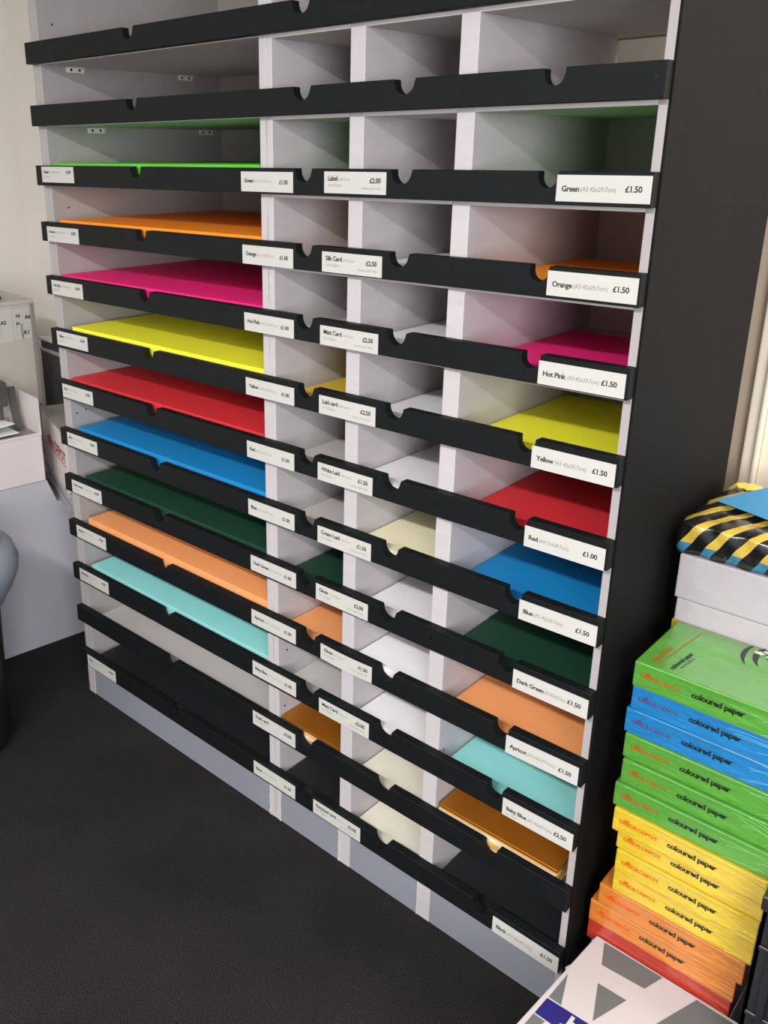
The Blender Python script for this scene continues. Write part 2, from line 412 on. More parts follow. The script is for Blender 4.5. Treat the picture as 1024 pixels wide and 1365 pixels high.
for i, (c, x0, x1, z) in ZA.items():
    stack(i, x0, x1, 0.008, 0.585, z, PM[c], 'thick stack of large %s sheets in the wide left column' % WORD[c], group=g1, layers=3, fray=0.0030)
ZD = {2: ('green', 1.5975), 3: ('orange', 1.4590), 4: ('pink', 1.3085), 5: ('yellow', 1.166), 6: ('red', 1.0125), 7: ('blue', .8650), 8: ('darkgreen', .7195),
      9: ('apricot', .576), 10: ('babyblue', .4285), 12: ('black', .126)}
for i, (c, z) in ZD.items():
    stack(i, D1 + 0.003, RR - 0.004, 0.003, 0.42, z, PM[c], 'flat stack of %s A3 sheets in the right-hand column' % WORD[c], group=g4, layers=2)
ZBm = {2: ('green', 1.598, 'bright green'), 3: ('peach', 1.4500, 'pale orange'), 5: ('ochre', 1.160, 'mustard yellow'), 8: ('darkgreen', .7225, 'dark green'), 9: ('apricot', .580, 'apricot'),
       12: ('black', .1465, 'black')}
for i, (c, z, w) in ZBm.items():
    stack(i, A1 + 0.003, C0 - 0.003, 0.004, 0.30, z, PM[c], 'small %s A4 stack in the first narrow column' % w, group=g2, layers=2)
ZC = {2: ('white', 1.606, 'Label £2.00'), 3: ('white', 1.4650, 'Silk Card £2.50'), 4: ('white', 1.3180, 'Matt Card £2.50'), 5: ('white', 1.163, 'Laid card £2.50'), 6: ('white', 1.031, 'White Laid £1.50'),
      7: ('cream', .886, 'Cream Laid £1.50'), 8: ('white', .726, 'Gloss £2.00'), 9: ('white', .604, 'Gloss £1.50'), 10: ('white', .448, 'Matt Card £2.00'),
      11: ('ivory', .2835, ''), 12: ('ivory', .1345, 'Recycled card £2.00')}
for i, (c, z, w) in ZC.items():
    if i == 11: lb = 'off-white card stack in second narrow column, on the shelf with no card label'
    else: lb = '%s sheets in the second narrow column, behind strip label %s' % ({'white': 'white', 'cream': 'pale cream', 'ivory': 'off-white'}[c], w)
    stack(i, C1 + 0.003, D0 - 0.003, 0.004, 0.30, z, PM[c], lb, group=g3, layers=max(1, int((z - ZT[i] + H) / 0.007)))
stack(11, D1 + 0.0055, RR - 0.022, 0.007, 0.40, .3310, [M['goldcard'], PM['kraft'], PM['ivory'], PM['kraft']], 'thick stack of shiny gold card with kraft layers in the right-hand column',
      group='gold card stacks', layers=7, fray=0.003)
stack(11, A1 + 0.002, C0 - 0.003, 0.006, 0.30, .3240, [M['goldcard'], PM['ivory'], PM['kraft'], PM['apricot']], 'small stack of gold card in the first narrow column above black sheets',
      group='gold card stacks', layers=6, fray=0.002)

# ------------------------------------------------------------------ reams of coloured paper
def wrap(name, rgb, scale=1.0):
    m = mat(name, srgb(*rgb), 0.34, 0.10, 10, 0.9, 17, coat=0.9, bdist=0.007, stretch=(1, 1, 3.2))
    return m
RC = {'green': wrap('green_wrapper', (78, 142, 50)), 'blue': wrap('blue_wrapper', (26, 112, 168)), 'yellow': wrap('yellow_wrapper', (206, 174, 42)),
      'orange': wrap('orange_wrapper', (194, 114, 42)), 'red': wrap('red_wrapper', (165, 48, 32)),
      'palegreen': wrap('pale_green_wrapper', (132, 186, 96))}
M['brandred'] = mat('brand_red_ink', srgb(190, 62, 22), 0.4, 0.05, 40)
M['brandblk'] = mat('brand_black_ink', srgb(24, 30, 22), 0.4, 0.05, 40)
M['whiteink'] = mat('white_ink', srgb(205, 215, 200), 0.5, 0.05, 40)
FILM_GLINT = {k: mat(k + '_film_fold_glint', srgb(*v), 0.25, 0.05, 40, coat=0.8) for k, v in {'green': (134, 190, 120), 'blue': (110, 180, 214), 'yellow': (226, 206, 96), 'orange': (228, 158, 88), 'red': (200, 96, 66)}.items()}  # lighter wrapper tones, the highlights on the film folds put into colour
BR = {k: mat(k + '_wrapper_red_ink', srgb(*v), 0.4, 0.05, 40) for k, v in {'green': (156, 84, 26), 'blue': (78, 66, 110), 'yellow': (206, 92, 18), 'orange': (206, 78, 28), 'red': (150, 36, 24)}.items()}
def ream(color, x0, x1, y0, z0, z1, label, rot=0.0, top=False, group='shrink-wrapped reams of coloured paper stacked beside the shelving', dep=0.19):
    bm = new_bm(); w = x1 - x0
    box(bm, 0, w, 0, dep, 0.0004, z1 - z0 - 0.0003, 0, bev=0.0028, segs=2)
    mats = [RC[color], BR[color], M['brandblk'], M['whiteink']]
    h = z1 - z0; y = -0.0006; zt = h * 0.44
    if color != 'red':
      text_to(bm, 'office', (0.012, y, zt), (1, 0, 0), (0, 0, 1), 0.033, 0.0165, 1, 0.0004, fit=True)
      text_to(bm, 'DEPOT', (0.047, y, zt), (1, 0, 0), (0, 0, 1), 0.036, 0.0105, 1, 0.0003, fit=True)
      text_to(bm, 'coloured paper', (0.100, y, zt), (1, 0, 0), (0, 0, 1), 0.085, 0.0150, 2, 0.0005, fit=True)
    if top:
        zz = h + 0.0006 - 0.0003; X, Y = (0.10, 1, 0), (-1, 0.10, 0)
        text_to(bm, 'office DEPOT', (0.028, 0.016, zz), X, Y, 0.070, 0.013, 1, 0.0003, fit=True)
        prism(bm, [(0.0335, 0.012), (0.0350, 0.012), (0.0510, 0.175), (0.0495, 0.175)], 'z', zz - 0.0001, zz + 0.0001, 1)
        text_to(bm, 'coloured paper', (0.060, 0.016, zz), X, Y, 0.075, 0.0125, 2, 0.0004, fit=True)
        text_to(bm, 'A4 210x297mm', (0.070, 0.028, zz), X, Y, 0.048, 0.0065, 2, 0, fit=True)
        def blade(cx, cy, R, a0, a1, w0):   # dark curved blade with a pointed end
            outer, inner = [], []
            for k in range(13):
                t = k / 12; a = math.radians(a0 + (a1 - a0) * t); ww = w0 * math.sin(math.pi * min(1, t * 0.9 + 0.08)) + 0.0002
                outer.append((cx + R * math.cos(a), cy + R * math.sin(a))); inner.append((cx + (R - ww) * math.cos(a), cy + (R - ww) * math.sin(a)))
            prism(bm, outer + inner[::-1], 'z', zz - 0.0001, zz + 0.0001, 2)
        blade(0.185, 0.160, 0.060, 150, 225, 0.008); blade(0.195, 0.165, 0.052, 145, 230, 0.010); blade(0.215, 0.185, 0.055, 200, 255, 0.010)
        blade(0.235, 0.175, 0.040, 190, 250, 0.009); blade(0.190, 0.175, 0.030, 100, 190, 0.006); blade(0.150, 0.180, 0.030, 60, 140, 0.004)
        for (cx, cy, s) in ((0.150, 0.172, 0.010), (0.172, 0.168, 0.011), (0.195, 0.160, 0.009), (0.216, 0.156, 0.011), (0.160, 0.182, 0.007)):
            pts = []
            for k in range(18):
                a = 2 * math.pi * k / 18; rr = s * (0.55 + 0.45 * abs(math.sin(a * 2.5 + cx * 50)))
                pts.append((cx + rr * math.cos(a), cy + rr * 0.7 * math.sin(a)))
            prism(bm, pts, 'z', zz + 0.00012, zz + 0.0002, 3)
    # tight film folds, glints painted in as lighter lines: along the upper front edge and a few creases fanning from the right end
    xs = rnd(0.0, 0.03); a = (xs, -0.0004, h - 0.0012); b = (w - rnd(0.0, 0.04), -0.0004, h - 0.0012)
    cyl(bm, a, b, 0.00055, 6, mi=4)
    for k in range(6):
        zs_ = rnd(0.15, 0.95) * h; xe = w - rnd(0.02, 0.11); ze = min(h * 0.95, max(h * 0.05, zs_ + rnd(-0.02, 0.02)))
        ym = -0.0002; P = [(w - 0.002, ym, zs_)]
        for q in range(1, 6):
            t = q / 5; P.append((w - 0.002 + (xe - w) * t, ym, zs_ + (ze - zs_) * t + 0.003 * math.sin(t * 3.1) * rnd(0.6, 1.2)))
        for p, q in zip(P, P[1:]): cyl(bm, p, q, 0.00032, 5, mi=4)
    mats.append(FILM_GLINT[color])
    return tag(obj('paper_ream', bm, mats, None, (x0, y0, z0), rot), label, 'paper ream', group)
RE = [('green', 1.855, 2.125, .033, 'light green paper ream on top of the coloured stack, dark curved blades on its cover'),
      ('blue', 1.8555, 2.1255, .038, 'upper of two blue paper reams, directly under the top green ream'),
      ('blue', 1.849, 2.119, .039, 'lower of two blue paper reams, resting on green reams'),
      ('green', 1.854, 2.124, .036, 'green paper ream directly under the two blue reams'),
      ('green', 1.858, 2.127, .030, 'middle of the three green reams between blue and yellow reams'),
      ('green', 1.8525, 2.123, .024, 'lowest green paper ream, jutting left just above the yellow reams'),
      ('yellow', 1.859, 2.123, .019, 'topmost yellow paper ream, directly under the green reams'),
      ('yellow', 1.864, 2.121, .038, 'second yellow paper ream from the top of the yellow four'),
      ('yellow', 1.868, 2.120, .034, 'third yellow paper ream from the top of the yellow four'),
      ('yellow', 1.867, 2.119, .039, 'lowest yellow paper ream, resting on the orange reams'),
      ('orange', 1.844, 2.112, .038, 'upper orange paper ream, directly under the yellow reams'),
      ('orange', 1.830, 2.103, .040, 'lower orange paper ream, resting on the red ream'),
      ('red', 1.829, 2.100, .044, 'red paper ream at the bottom of the coloured stack, behind the white carton')]
for k, (c, x0, x1, y0, lb) in enumerate(RE):
    z1 = 0.83 - 0.05 * k
    ream(c, x0, x1, y0, z1 - 0.05, z1, lb, top=(k == 0))
# what the coloured stack stands on
bm = new_bm(); box(bm, 1.835, 2.10, 0.062, 0.235, 0.0, 0.1795, bev=0.002)
box(bm, 1.834, 2.101, 0.061, 0.236, 0.12, 0.1797, bev=0.002)
M['plaincarton'] = mat('plain_white_carton', srgb(214, 208, 208), 0.6, 0.03, 10)
tag(obj('paper_carton', bm, M['plaincarton']), 'plain white carton hidden under the red ream, behind the patterned carton', 'carton')

# back column: cartons, a yellow ream, two white blocks, a striped pack, a blue sheet
for k in range(3):
    bm = new_bm(); z0 = 0.26 * k
    box(bm, 1.838, 2.115, 0.250, 0.46, z0, z0 + 0.2595, bev=0.002)
    box(bm, 1.8365, 2.1165, 0.2485, 0.4615, z0 + 0.19, z0 + 0.2597, bev=0.002)
    tag(obj('paper_carton', bm, M['plaincarton']),
        ['lowest', 'middle', 'uppermost'][k] + ' plain white lidded carton hidden behind the coloured reams', 'carton', 'plain cartons behind the coloured reams')
ream('yellow', 1.840, 2.11, .232, .7805, .826, 'yellow ream peeping out behind the top green ream under the white packs', group=None if False else 'shrink-wrapped reams of coloured paper stacked beside the shelving', dep=0.2)
M['whitewrap'] = mat('white_shrink_wrap', srgb(176, 168, 172), 0.34, 0.04, 12, 0.7, 26, coat=0.5, bdist=0.004)
def white_pack(x0, x1, y0, y1, z0, z1, label):
    bm = new_bm(); box(bm, x0, x1, y0, y1, z0 + 0.0003, z1 - 0.0003, 0, bev=0.003, segs=2)
    # folded wrapper flap along the front
    prism(bm, [(x0 + 0.02, z0 + (z1 - z0) * 0.3), (x1 - 0.02, z0 + (z1 - z0) * 0.26), (x1 - 0.02, z0 + (z1 - z0) * 0.30), (x0 + 0.02, z0 + (z1 - z0) * 0.34)], 'y', y0 - 0.0006, y0 + 0.0005, 0)
    return tag(obj('white_paper_pack', bm, M['whitewrap']), label, 'paper pack', 'white wrapped paper packs behind the reams')
white_pack(1.845, 2.118, 0.2275, 0.425, 0.8262, 0.8745, 'lower thin white wrapped pack just above the yellow and green reams')
white_pack(1.840, 2.118, 0.2265, 0.425, 0.8748, 0.9640, 'upper thick white wrapped pack directly under the black striped pack')

def stripe_mat():
    m = mat('black_yellow_stripes', srgb(20, 20, 20), 0.3, 0.0, coat=0.7, bump=0.8, bscale=25, bdist=0.006)
    nt = m.node_tree; b = nt.nodes['Principled BSDF']; tc = nt.nodes['Texture Coordinate']
    mp = nt.nodes.new('ShaderNodeMapping'); mp.inputs['Rotation'].default_value = (0, 0, math.radians(24))
    nt.links.new(tc.outputs['Object'], mp.inputs['Vector'])
    sx = nt.nodes.new('ShaderNodeSeparateXYZ'); nt.links.new(mp.outputs['Vector'], sx.inputs[0])
    so = nt.nodes.new('ShaderNodeSeparateXYZ'); nt.links.new(tc.outputs['Object'], so.inputs[0])
    zz = nt.nodes.new('ShaderNodeMath'); zz.operation = 'MULTIPLY_ADD'; zz.inputs[1].default_value = -0.55
    nt.links.new(so.outputs['Z'], zz.inputs[0]); nt.links.new(sx.outputs['X'], zz.inputs[2])
    mu = nt.nodes.new('ShaderNodeMath'); mu.operation = 'MULTIPLY'; mu.inputs[1].default_value = 24
    nt.links.new(zz.outputs[0], mu.inputs[0])
    fr = nt.nodes.new('ShaderNodeMath'); fr.operation = 'FRACT'; nt.links.new(mu.outputs[0], fr.inputs[0])
    gt = nt.nodes.new('ShaderNodeMath'); gt.operation = 'LESS_THAN'; gt.inputs[1].default_value = 0.42
    nt.links.new(fr.outputs[0], gt.inputs[0])
    # colour of the stripe: blue low on the face, yellow above
    lt = nt.nodes.new('ShaderNodeMath'); lt.operation = 'LESS_THAN'; lt.inputs[1].default_value = 0.022
    nt.links.new(so.outputs['Z'], lt.inputs[0])
    c1 = nt.nodes.new('ShaderNodeMix'); c1.data_type = 'RGBA'
    c1.inputs['A'].default_value = srgb(196, 164, 60); c1.inputs['B'].default_value = srgb(56, 118, 150)
    nt.links.new(lt.outputs[0], c1.inputs['Factor'])
    c2 = nt.nodes.new('ShaderNodeMix'); c2.data_type = 'RGBA'; c2.inputs['A'].default_value = srgb(18, 18, 18)
    nt.links.new(gt.outputs[0], c2.inputs['Factor']); nt.links.new(c1.outputs['Result'], c2.inputs['B'])
    nt.links.new(c2.outputs['Result'], b.inputs['Base Color'])
    return m
# striped pack: a soft, crumpled film-wrapped pack
bm = new_bm()
bmesh.ops.create_grid(bm, x_segments=44, y_segments=34, size=0.5)
PW_, PD_, PH_ = 0.285, 0.272, 0.066
bm.free(); bm = new_bm()
NXg, NYg, NZg = 44, 34, 6
def soft_pack(bm, w, d, h, amp):
    def P(u, v, t):
        x = (u - 0.5) * w; y = (v - 0.5) * d; z = t * h
        e = 0.006
        k = math.sin(u * 23 + v * 9) * math.sin(v * 17 - u * 7) + 0.5 * math.sin(u * 51) * math.sin(v * 43 + 1)
        on = min(u, 1 - u, v, 1 - v)
        if t > 0.99: z += amp * k * min(1, on * 8) - 0.006 * max(0, 1 - on * 14)
        bulge = 0.004 * math.sin(math.pi * t)
        if u in (0.0, 1.0): x += (1 if u == 1.0 else -1) * (bulge + amp * 0.8 * math.sin(v * 30 + t * 5))
        if v in (0.0, 1.0): y += (1 if v == 1.0 else -1) * (bulge + amp * 0.8 * math.sin(u * 33 + t * 6))
        return (x, y, z)
    vs = {}
    def V(i, j, k):
        key = (i, j, k)
        if key not in vs: vs[key] = bm.verts.new(P(i / NXg, j / NYg, k / NZg))
        return vs[key]
    for i in range(NXg):
        for j in range(NYg):
            bm.faces.new((V(i, j, NZg), V(i + 1, j, NZg), V(i + 1, j + 1, NZg), V(i, j + 1, NZg)))
            bm.faces.new((V(i, j, 0), V(i, j + 1, 0), V(i + 1, j + 1, 0), V(i + 1, j, 0)))
    for k in range(NZg):
        for i in range(NXg):
            bm.faces.new((V(i, 0, k), V(i + 1, 0, k), V(i + 1, 0, k + 1), V(i, 0, k + 1)))
            bm.faces.new((V(i, NYg, k), V(i, NYg, k + 1), V(i + 1, NYg, k + 1), V(i + 1, NYg, k)))
        for j in range(NYg):
            bm.faces.new((V(0, j, k), V(0, j, k + 1), V(0, j + 1, k + 1), V(0, j + 1, k)))
            bm.faces.new((V(NXg, j, k), V(NXg, j + 1, k), V(NXg, j + 1, k + 1), V(NXg, j, k + 1)))
soft_pack(bm, PW_, PD_, PH_, 0.0026)
pk = thing('striped_paper_pack', 'black and yellow striped film-wrapped pack with blue stripes low down, on the white packs', 'paper pack', (1.833 + PW_ / 2, 0.233 + PD_ / 2, 0.9645), 0)
obj('striped_wrapper', bm, stripe_mat(), pk, smooth=True)
bm = new_bm()   # label patch of the pack at the far corner
bmesh.ops.create_circle(bm, cap_ends=True, radius=0.001, segments=3); bm.free(); bm = new_bm()
for (x, y, s) in ((-0.105, 0.110, 0.030),):
    pts = []
    for k in range(20):
        a = 2 * math.pi * k / 20; rr = s * (1.0 if k % 2 else 0.78)
        pts.append((x + rr * math.cos(a), y + rr * 0.72 * math.sin(a)))
    prism(bm, pts, 'z', PH_ + 0.0005, PH_ + 0.003, 0)
o = obj('yellow_flash', bm, mat('yellow_print', srgb(238, 206, 70), 0.4, 0.05, 20, coat=0.5), pk); o['label'] = 'yellow printed flash on the far corner'
# blue sheet lying on it
bm = new_bm(); N = 14; L_, S_ = 0.267, 0.189
grid = {}
for i in range(N + 1):
    for j in range(N + 1):
        u, v = i / N, j / N
        z = 0.0015 + 0.006 * (u * (1 - u)) + 0.010 * (v * v) * 0.5 + 0.002 * math.sin(u * 3 + v * 4)
        grid[i, j] = bm.verts.new((u * L_, v * S_, z))
for i in range(N):
    for j in range(N): bm.faces.new((grid[i, j], grid[i + 1, j], grid[i + 1, j + 1], grid[i, j + 1]))
q = bmesh.ops.extrude_face_region(bm, geom=bm.faces[:])
for g in q['geom']:
    if isinstance(g, bmesh.types.BMVert): g.co.z += 0.0008
M['bluesheet'] = mat('blue_sheet', srgb(58, 134, 178), 0.7, 0.02, 5)
tag(obj('paper_sheet', bm, M['bluesheet'], None, (1.850, 0.347, 1.0345), math.radians(-22), smooth=False), 'single sky blue sheet lying askew on the striped pack', 'paper sheet')

# ------------------------------------------------------------------ patterned white carton in the foreground
ct = thing('patterned_carton', 'white paper carton with grey triangles and blue band at lower right in front of reams', 'carton', (0, 0, 0))
M['carton'] = mat('white_carton', srgb(190, 181, 180), 0.5, 0.02, 6)
M['cgrey'] = mat('carton_grey_print', srgb(98, 100, 99), 0.5, 0.03, 10)
M['cblue'] = mat('carton_blue_print', srgb(30, 22, 104), 0.5, 0.03, 10)
bm = new_bm()
prism(bm, [(1.8530, 0.040), (2.119, 0.036), (2.104, -0.420), (1.823, -0.420)], 'z', 0.0, 0.176)
obj('carton_body', bm, M['carton'], ct)
bm = new_bm()
prism(bm, [(1.8505, 0.0425), (2.1215, 0.0385), (2.1065, -0.423), (1.8205, -0.423)], 'z', 0.142, 0.1995)
bmesh.ops.bevel(bm, geom=bm.edges[:], offset=0.002, segments=2, affect='EDGES')
def flat(pts, mi, dz=0.0): prism(bm, pts, 'z', 0.1994, 0.1999 + dz, mi)
flat([(1.869, 0.036), (1.984, 0.036), (1.969, -0.010), (1.888, -0.016)], 1)
flat([(1.901, -0.058), (1.955, -0.056), (1.929, -0.137)], 1)
flat([(2.048, 0.033), (2.114, 0.030), (2.106, -0.21), (1.962, -0.21)], 1)
flat([(1.851, -0.078), (1.873, -0.147), (1.8485, -0.147)], 1)
flat([(1.8475, -0.151), (1.927, -0.147), (1.925, -0.193), (1.8455, -0.193)], 2)
flat([(1.8450, -0.196), (1.868, -0.196), (1.850, -0.260), (1.842, -0.260)], 1)
flat([(1.884, -0.262), (1.935, -0.262), (1.911, -0.330)], 1)
text_to(bm, '.b', (1.888, -0.186, 0.2001), (1, 0, 0), (0, 1, 0), None, 0.046, 3, 0.0015)
o = obj('carton_lid', bm, [M['carton'], M['cgrey'], M['cblue'], M['card']], ct); o['label'] = 'white lid printed with grey triangles and a blue band'
bm = new_bm()  # creased corner tab at the left rear of the lid
prism(bm, [(1.838, -0.062), (1.8495, -0.030), (1.8495, -0.075)], 'z', 0.188, 0.1930)
obj('carton_flap', bm, M['carton'], ct)

# ------------------------------------------------------------------ black crate at the right edge
M['crate'] = mat('black_plastic', srgb(24, 25, 29), 0.42, 0.08, 14, 0.2, 40)
cr = thing('storage_crate', 'black ribbed plastic crate at lower right edge beside coloured reams', 'crate', (0, 0, 0))
bm = new_bm(); X0, X1, Y0, Y1, ZH = 2.132, 2.52, -0.03, 0.26, 0.545
th = 0.006
box(bm, X0, X1, Y0, Y0 + th, 0.0, ZH); box(bm, X0, X1, Y1 - th, Y1, 0.0, ZH); box(bm, X0, X0 + th, Y0, Y1, 0, ZH); box(bm, X1 - th, X1, Y0, Y1, 0, ZH); box(bm, X0, X1, Y0, Y1, 0.0, 0.008)
obj('crate_body', bm, M['crate'], cr)
bm = new_bm()
for k in range(6):
    x = X0 + 0.02 + k * 0.068
    box(bm, x, x + 0.012, Y0 - 0.006, Y0 + 0.001, 0.02, ZH - 0.05, bev=0.0015)
for z in (0.12, 0.30, 0.44): box(bm, X0 + 0.004, X1 - 0.004, Y0 - 0.004, Y0 + 0.001, z, z + 0.010, bev=0.0015)
o = obj('crate_ribs', bm, M['crate'], cr)
bm = new_bm()
for a in ((X0 - 0.003, X1 + 0.004, Y0 - 0.010, Y0 + 0.004), (X0 - 0.003, X1 + 0.004, Y1 - 0.004, Y1 + 0.008), (X0 - 0.003, X0 + 0.006, Y0, Y1), (X1 - 0.006, X1 + 0.004, Y0, Y1)):
    box(bm, *a, ZH - 0.022, ZH + 0.006, bev=0.002)
obj('crate_rim', bm, M['crate'], cr)

# ------------------------------------------------------------------ left-hand cluster (turned about 7 degrees)
ANG = math.radians(-6.8); OX_, OY_ = -0.2314, 0.0
def loc(lx, ly, z=0.0):
    return (OX_ + lx * math.cos(ANG) - ly * math.sin(ANG), OY_ + lx * math.sin(ANG) + ly * math.cos(ANG), z)
M['cab'] = mat('grey_cabinet_paint', srgb(176, 174, 182), 0.5, 0.04, 3)
M['mach'] = mat('warm_grey_metal', srgb(208, 198, 196), 0.45, 0.03, 3)
M['beige'] = mat('beige_metal', srgb(182, 174, 164), 0.5, 0.04, 3, 0.1, 60)
M['darkgrey'] = mat('dark_grey_plastic', srgb(70, 70, 66), 0.5, 0.06, 8)
M['greytop'] = mat('grey_worktop', srgb(140, 134, 130), 0.4, 0.05, 6)
M['alu'] = mat('brushed_aluminium', srgb(176, 178, 186), 0.4, 0.04, 30, metallic=0.25)

cab = thing('base_cabinet', 'low grey cabinet on the black carpet, left of the shelving', 'cabinet', loc(0, 0), ANG)
bm = new_bm()
prism(bm, [(-0.70, 0.0), (0.52, 0.0), (0.52, 0.530), (0.150, 0.530), (0.119, 0.6155), (-0.70, 0.6155)], 'x', -0.28, 0.0)
prism(bm, [(-0.70, 0.0), (0.27, 0.0), (0.27, 0.6155), (-0.70, 0.6155)], 'x', -0.62, -0.2805)
obj('carcass', bm, M['cab'], cab)
bm = new_bm(); box(bm, -0.275, -0.01, 0.190, 0.515, 0.5302, 0.5345, bev=0.001); obj('rear_worktop', bm, M['greytop'], cab)

# tray machine
tr = thing('paper_trimmer', 'pale grey tray table with upright end plate, holding loose white sheets', 'paper trimmer', loc(0, 0, 0.6165), ANG)
bm = new_bm()
box(bm, -0.27, 0.0, -0.60, 0.1165, 0.0, 0.160, bev=0.003, segs=2); obj('tray_body', bm, M['mach'], tr)
bm = new_bm()
box(bm, -0.006, 0.0005, -0.60, 0.1165, 0.160, 0.1705, bev=0.002, segs=2); obj('tray_rim', bm, M['mach'], tr)
bm = new_bm(); box(bm, -0.266, -0.008, -0.595, 0.112, 0.1602, 0.1625, bev=0.0005); obj('tray_floor', bm, M['greytop'], tr)
bm = new_bm()
prism(bm, [(-0.150, 0.160), (-0.150, 0.289), (-0.010, 0.2885), (-0.002, 0.284), (0.001, 0.272), (0.0005, 0.160)], 'y', 0.112, 0.117)
obj('end_plate', bm, M['mach'], tr)
# aluminium blade guard curving up behind the sheets
bm = new_bm(); path = []
for k in range(15):
    t = k / 14; path.append((-0.150 + 0.035 * (t ** 2.0), 0.098, 0.318 - 0.150 * t))
out = [(p[0] - 0.020 - 0.012 * (1 - k / 14), p[2]) for k, p in enumerate(path)] + [(p[0] + 0.014, p[2] - 0.012 * (1 - k / 14)) for k, p in list(enumerate(path))[::-1]]
prism(bm, out, 'y', 0.070, 0.092)
obj('blade_guard', bm, M['alu'], tr)
bm = new_bm()
out = [(p[0] + 0.0145, p[2] - 0.010 * (1 - k / 14)) for k, p in enumerate(path)] + [(p[0] + 0.022, p[2] - 0.012 * (1 - k / 14)) for k, p in list(enumerate(path))[::-1]]
prism(bm, out, 'y', 0.068, 0.094)
o = obj('guard_edge', bm, M['darkgrey'], tr); o['label'] = 'dark edging of the metal guard'
bm = new_bm()
box(bm, -0.16, -0.10, 0.02, 0.055, 0.250, 0.335, bev=0.006, segs=2); box(bm, -0.145, -0.125, 0.03, 0.045, 0.200, 0.252, bev=0.002)
obj('handle', bm, M['darkgrey'], tr)

# loose sheets on the tray
M['sheet'] = mat('white_copy_paper', srgb(232, 234, 230), 0.7, 0.01, 10)
for k, (lx, ly, r, w, d, dz, lb) in enumerate(((-0.250, -0.245, 0, 0.212, 0.300, 0.0, 'lower loose white sheet fanned on the grey tray'),
                                      (-0.255, -0.225, -3, 0.205, 0.278, 0.030, 'upper loose white sheet fanned on the grey tray, corner curled'))):
    bm = new_bm(); N = 8; g = {}
    for i in range(N + 1):
        for j in range(N + 1):
            u, v = i / N, j / N
            g[i, j] = bm.verts.new((u * w, v * d, 0.0045 * k + 0.030 * k * (u * v) + 0.006 * (1 - k) * u * v + 0.003 * math.sin(v * 5) * u * k))
    for i in range(N):
        for j in range(N): bm.faces.new((g[i, j], g[i + 1, j], g[i + 1, j + 1], g[i, j + 1]))
    q = bmesh.ops.extrude_face_region(bm, geom=bm.faces[:])
    for e in q['geom']:
        if isinstance(e, bmesh.types.BMVert): e.co.z += 0.0030
    tag(obj('paper_sheet', bm, M['sheet'], None, loc(lx, ly, 0.6165 + 0.1650 + dz * 0.3), ANG + math.radians(r)), lb, 'paper sheet', 'loose white sheets on the tray')

# beige box with size labels
bx = thing('plan_drawer_box', 'tall beige metal box carrying white A0 and A1 paper-size labels at left edge', 'metal box', loc(-0.30, 0.259, 0.0), ANG)
bm = new_bm()
# stands on the cabinet: front part on the high level, rear part reaches down to the low level
prism(bm, [(-0.85, 0.6165), (0.0, 0.6165), (0.0, 1.171), (-0.85, 1.171)], 'x', -0.30, 0.0)
bmesh.ops.bevel(bm, geom=bm.edges[:], offset=0.003, segments=2, affect='EDGES')
obj('box_body', bm, M['beige'], bx)
bm = new_bm(); box(bm, -0.30, 0.0025, -0.85, 0.0025, 1.168, 1.182, bev=0.003, segs=2); obj('box_lid', bm, M['beige'], bx)
bm = new_bm(); box(bm, 0.0005, 0.004, -0.014, 0.003, 0.75, 1.17, bev=0.0012); obj('corner_trim', bm, M['greytop'], bx)
def size_sheet(y0, y1, z0, z1, texts, lb):
    bm = new_bm(); box(bm, 0.0003, 0.0012, y0, y1, z0, z1, 0)
    for s, y, z, sz in texts: text_to(bm, s, (0.0015, y, z), (0, 1, 0), (0, 0, 1), None, sz, 1, 0.0006)
    for yy in (y0 + (y1 - y0) * 0.33, y0 + (y1 - y0) * 0.66):
        box(bm, 0.0012, 0.0014, yy, yy + 0.0015, z0 + 0.01, z1 - 0.01, 2)
    o = obj('size_label', bm, [M['card'], M['ink'], M['palegrey']], bx); o['label'] = lb
M['lilac'] = M['card']
size_sheet(-0.215, -0.082, 1.040, 1.158, [('A3', -0.17, 1.105, 0.020), ('A2', -0.125, 1.105, 0.018)], 'white sheet of size labels')
size_sheet(-0.079, -0.044, 1.046, 1.152, [('A2', -0.068, 1.125, 0.014), ('A1', -0.070, 1.098, 0.014)], 'narrow white size label')
size_sheet(-0.042, -0.006, 1.102, 1.154, [('A0', -0.036, 1.116, 0.019)], 'white label reading A0')
size_sheet(-0.052, -0.006, 1.046, 1.100, [('A1', -0.046, 1.062, 0.021)], 'white label reading A1')
# small black tape dispenser-like block on the box
bm = new_bm()
prism(bm, [(-0.05, 0.0), (0.028, 0.0), (0.034, 0.008), (0.028, 0.018), (0.006, 0.028), (-0.05, 0.030)], 'x', -0.03, 0.01)
bmesh.ops.bevel(bm, geom=bm.edges[:], offset=0.002, segments=2, affect='EDGES')
tag(obj('stapler', bm, M['crate'], None, loc(-0.36, 0.135, 1.1825), ANG), 'small black stapler on top of the beige metal box', 'stapler')

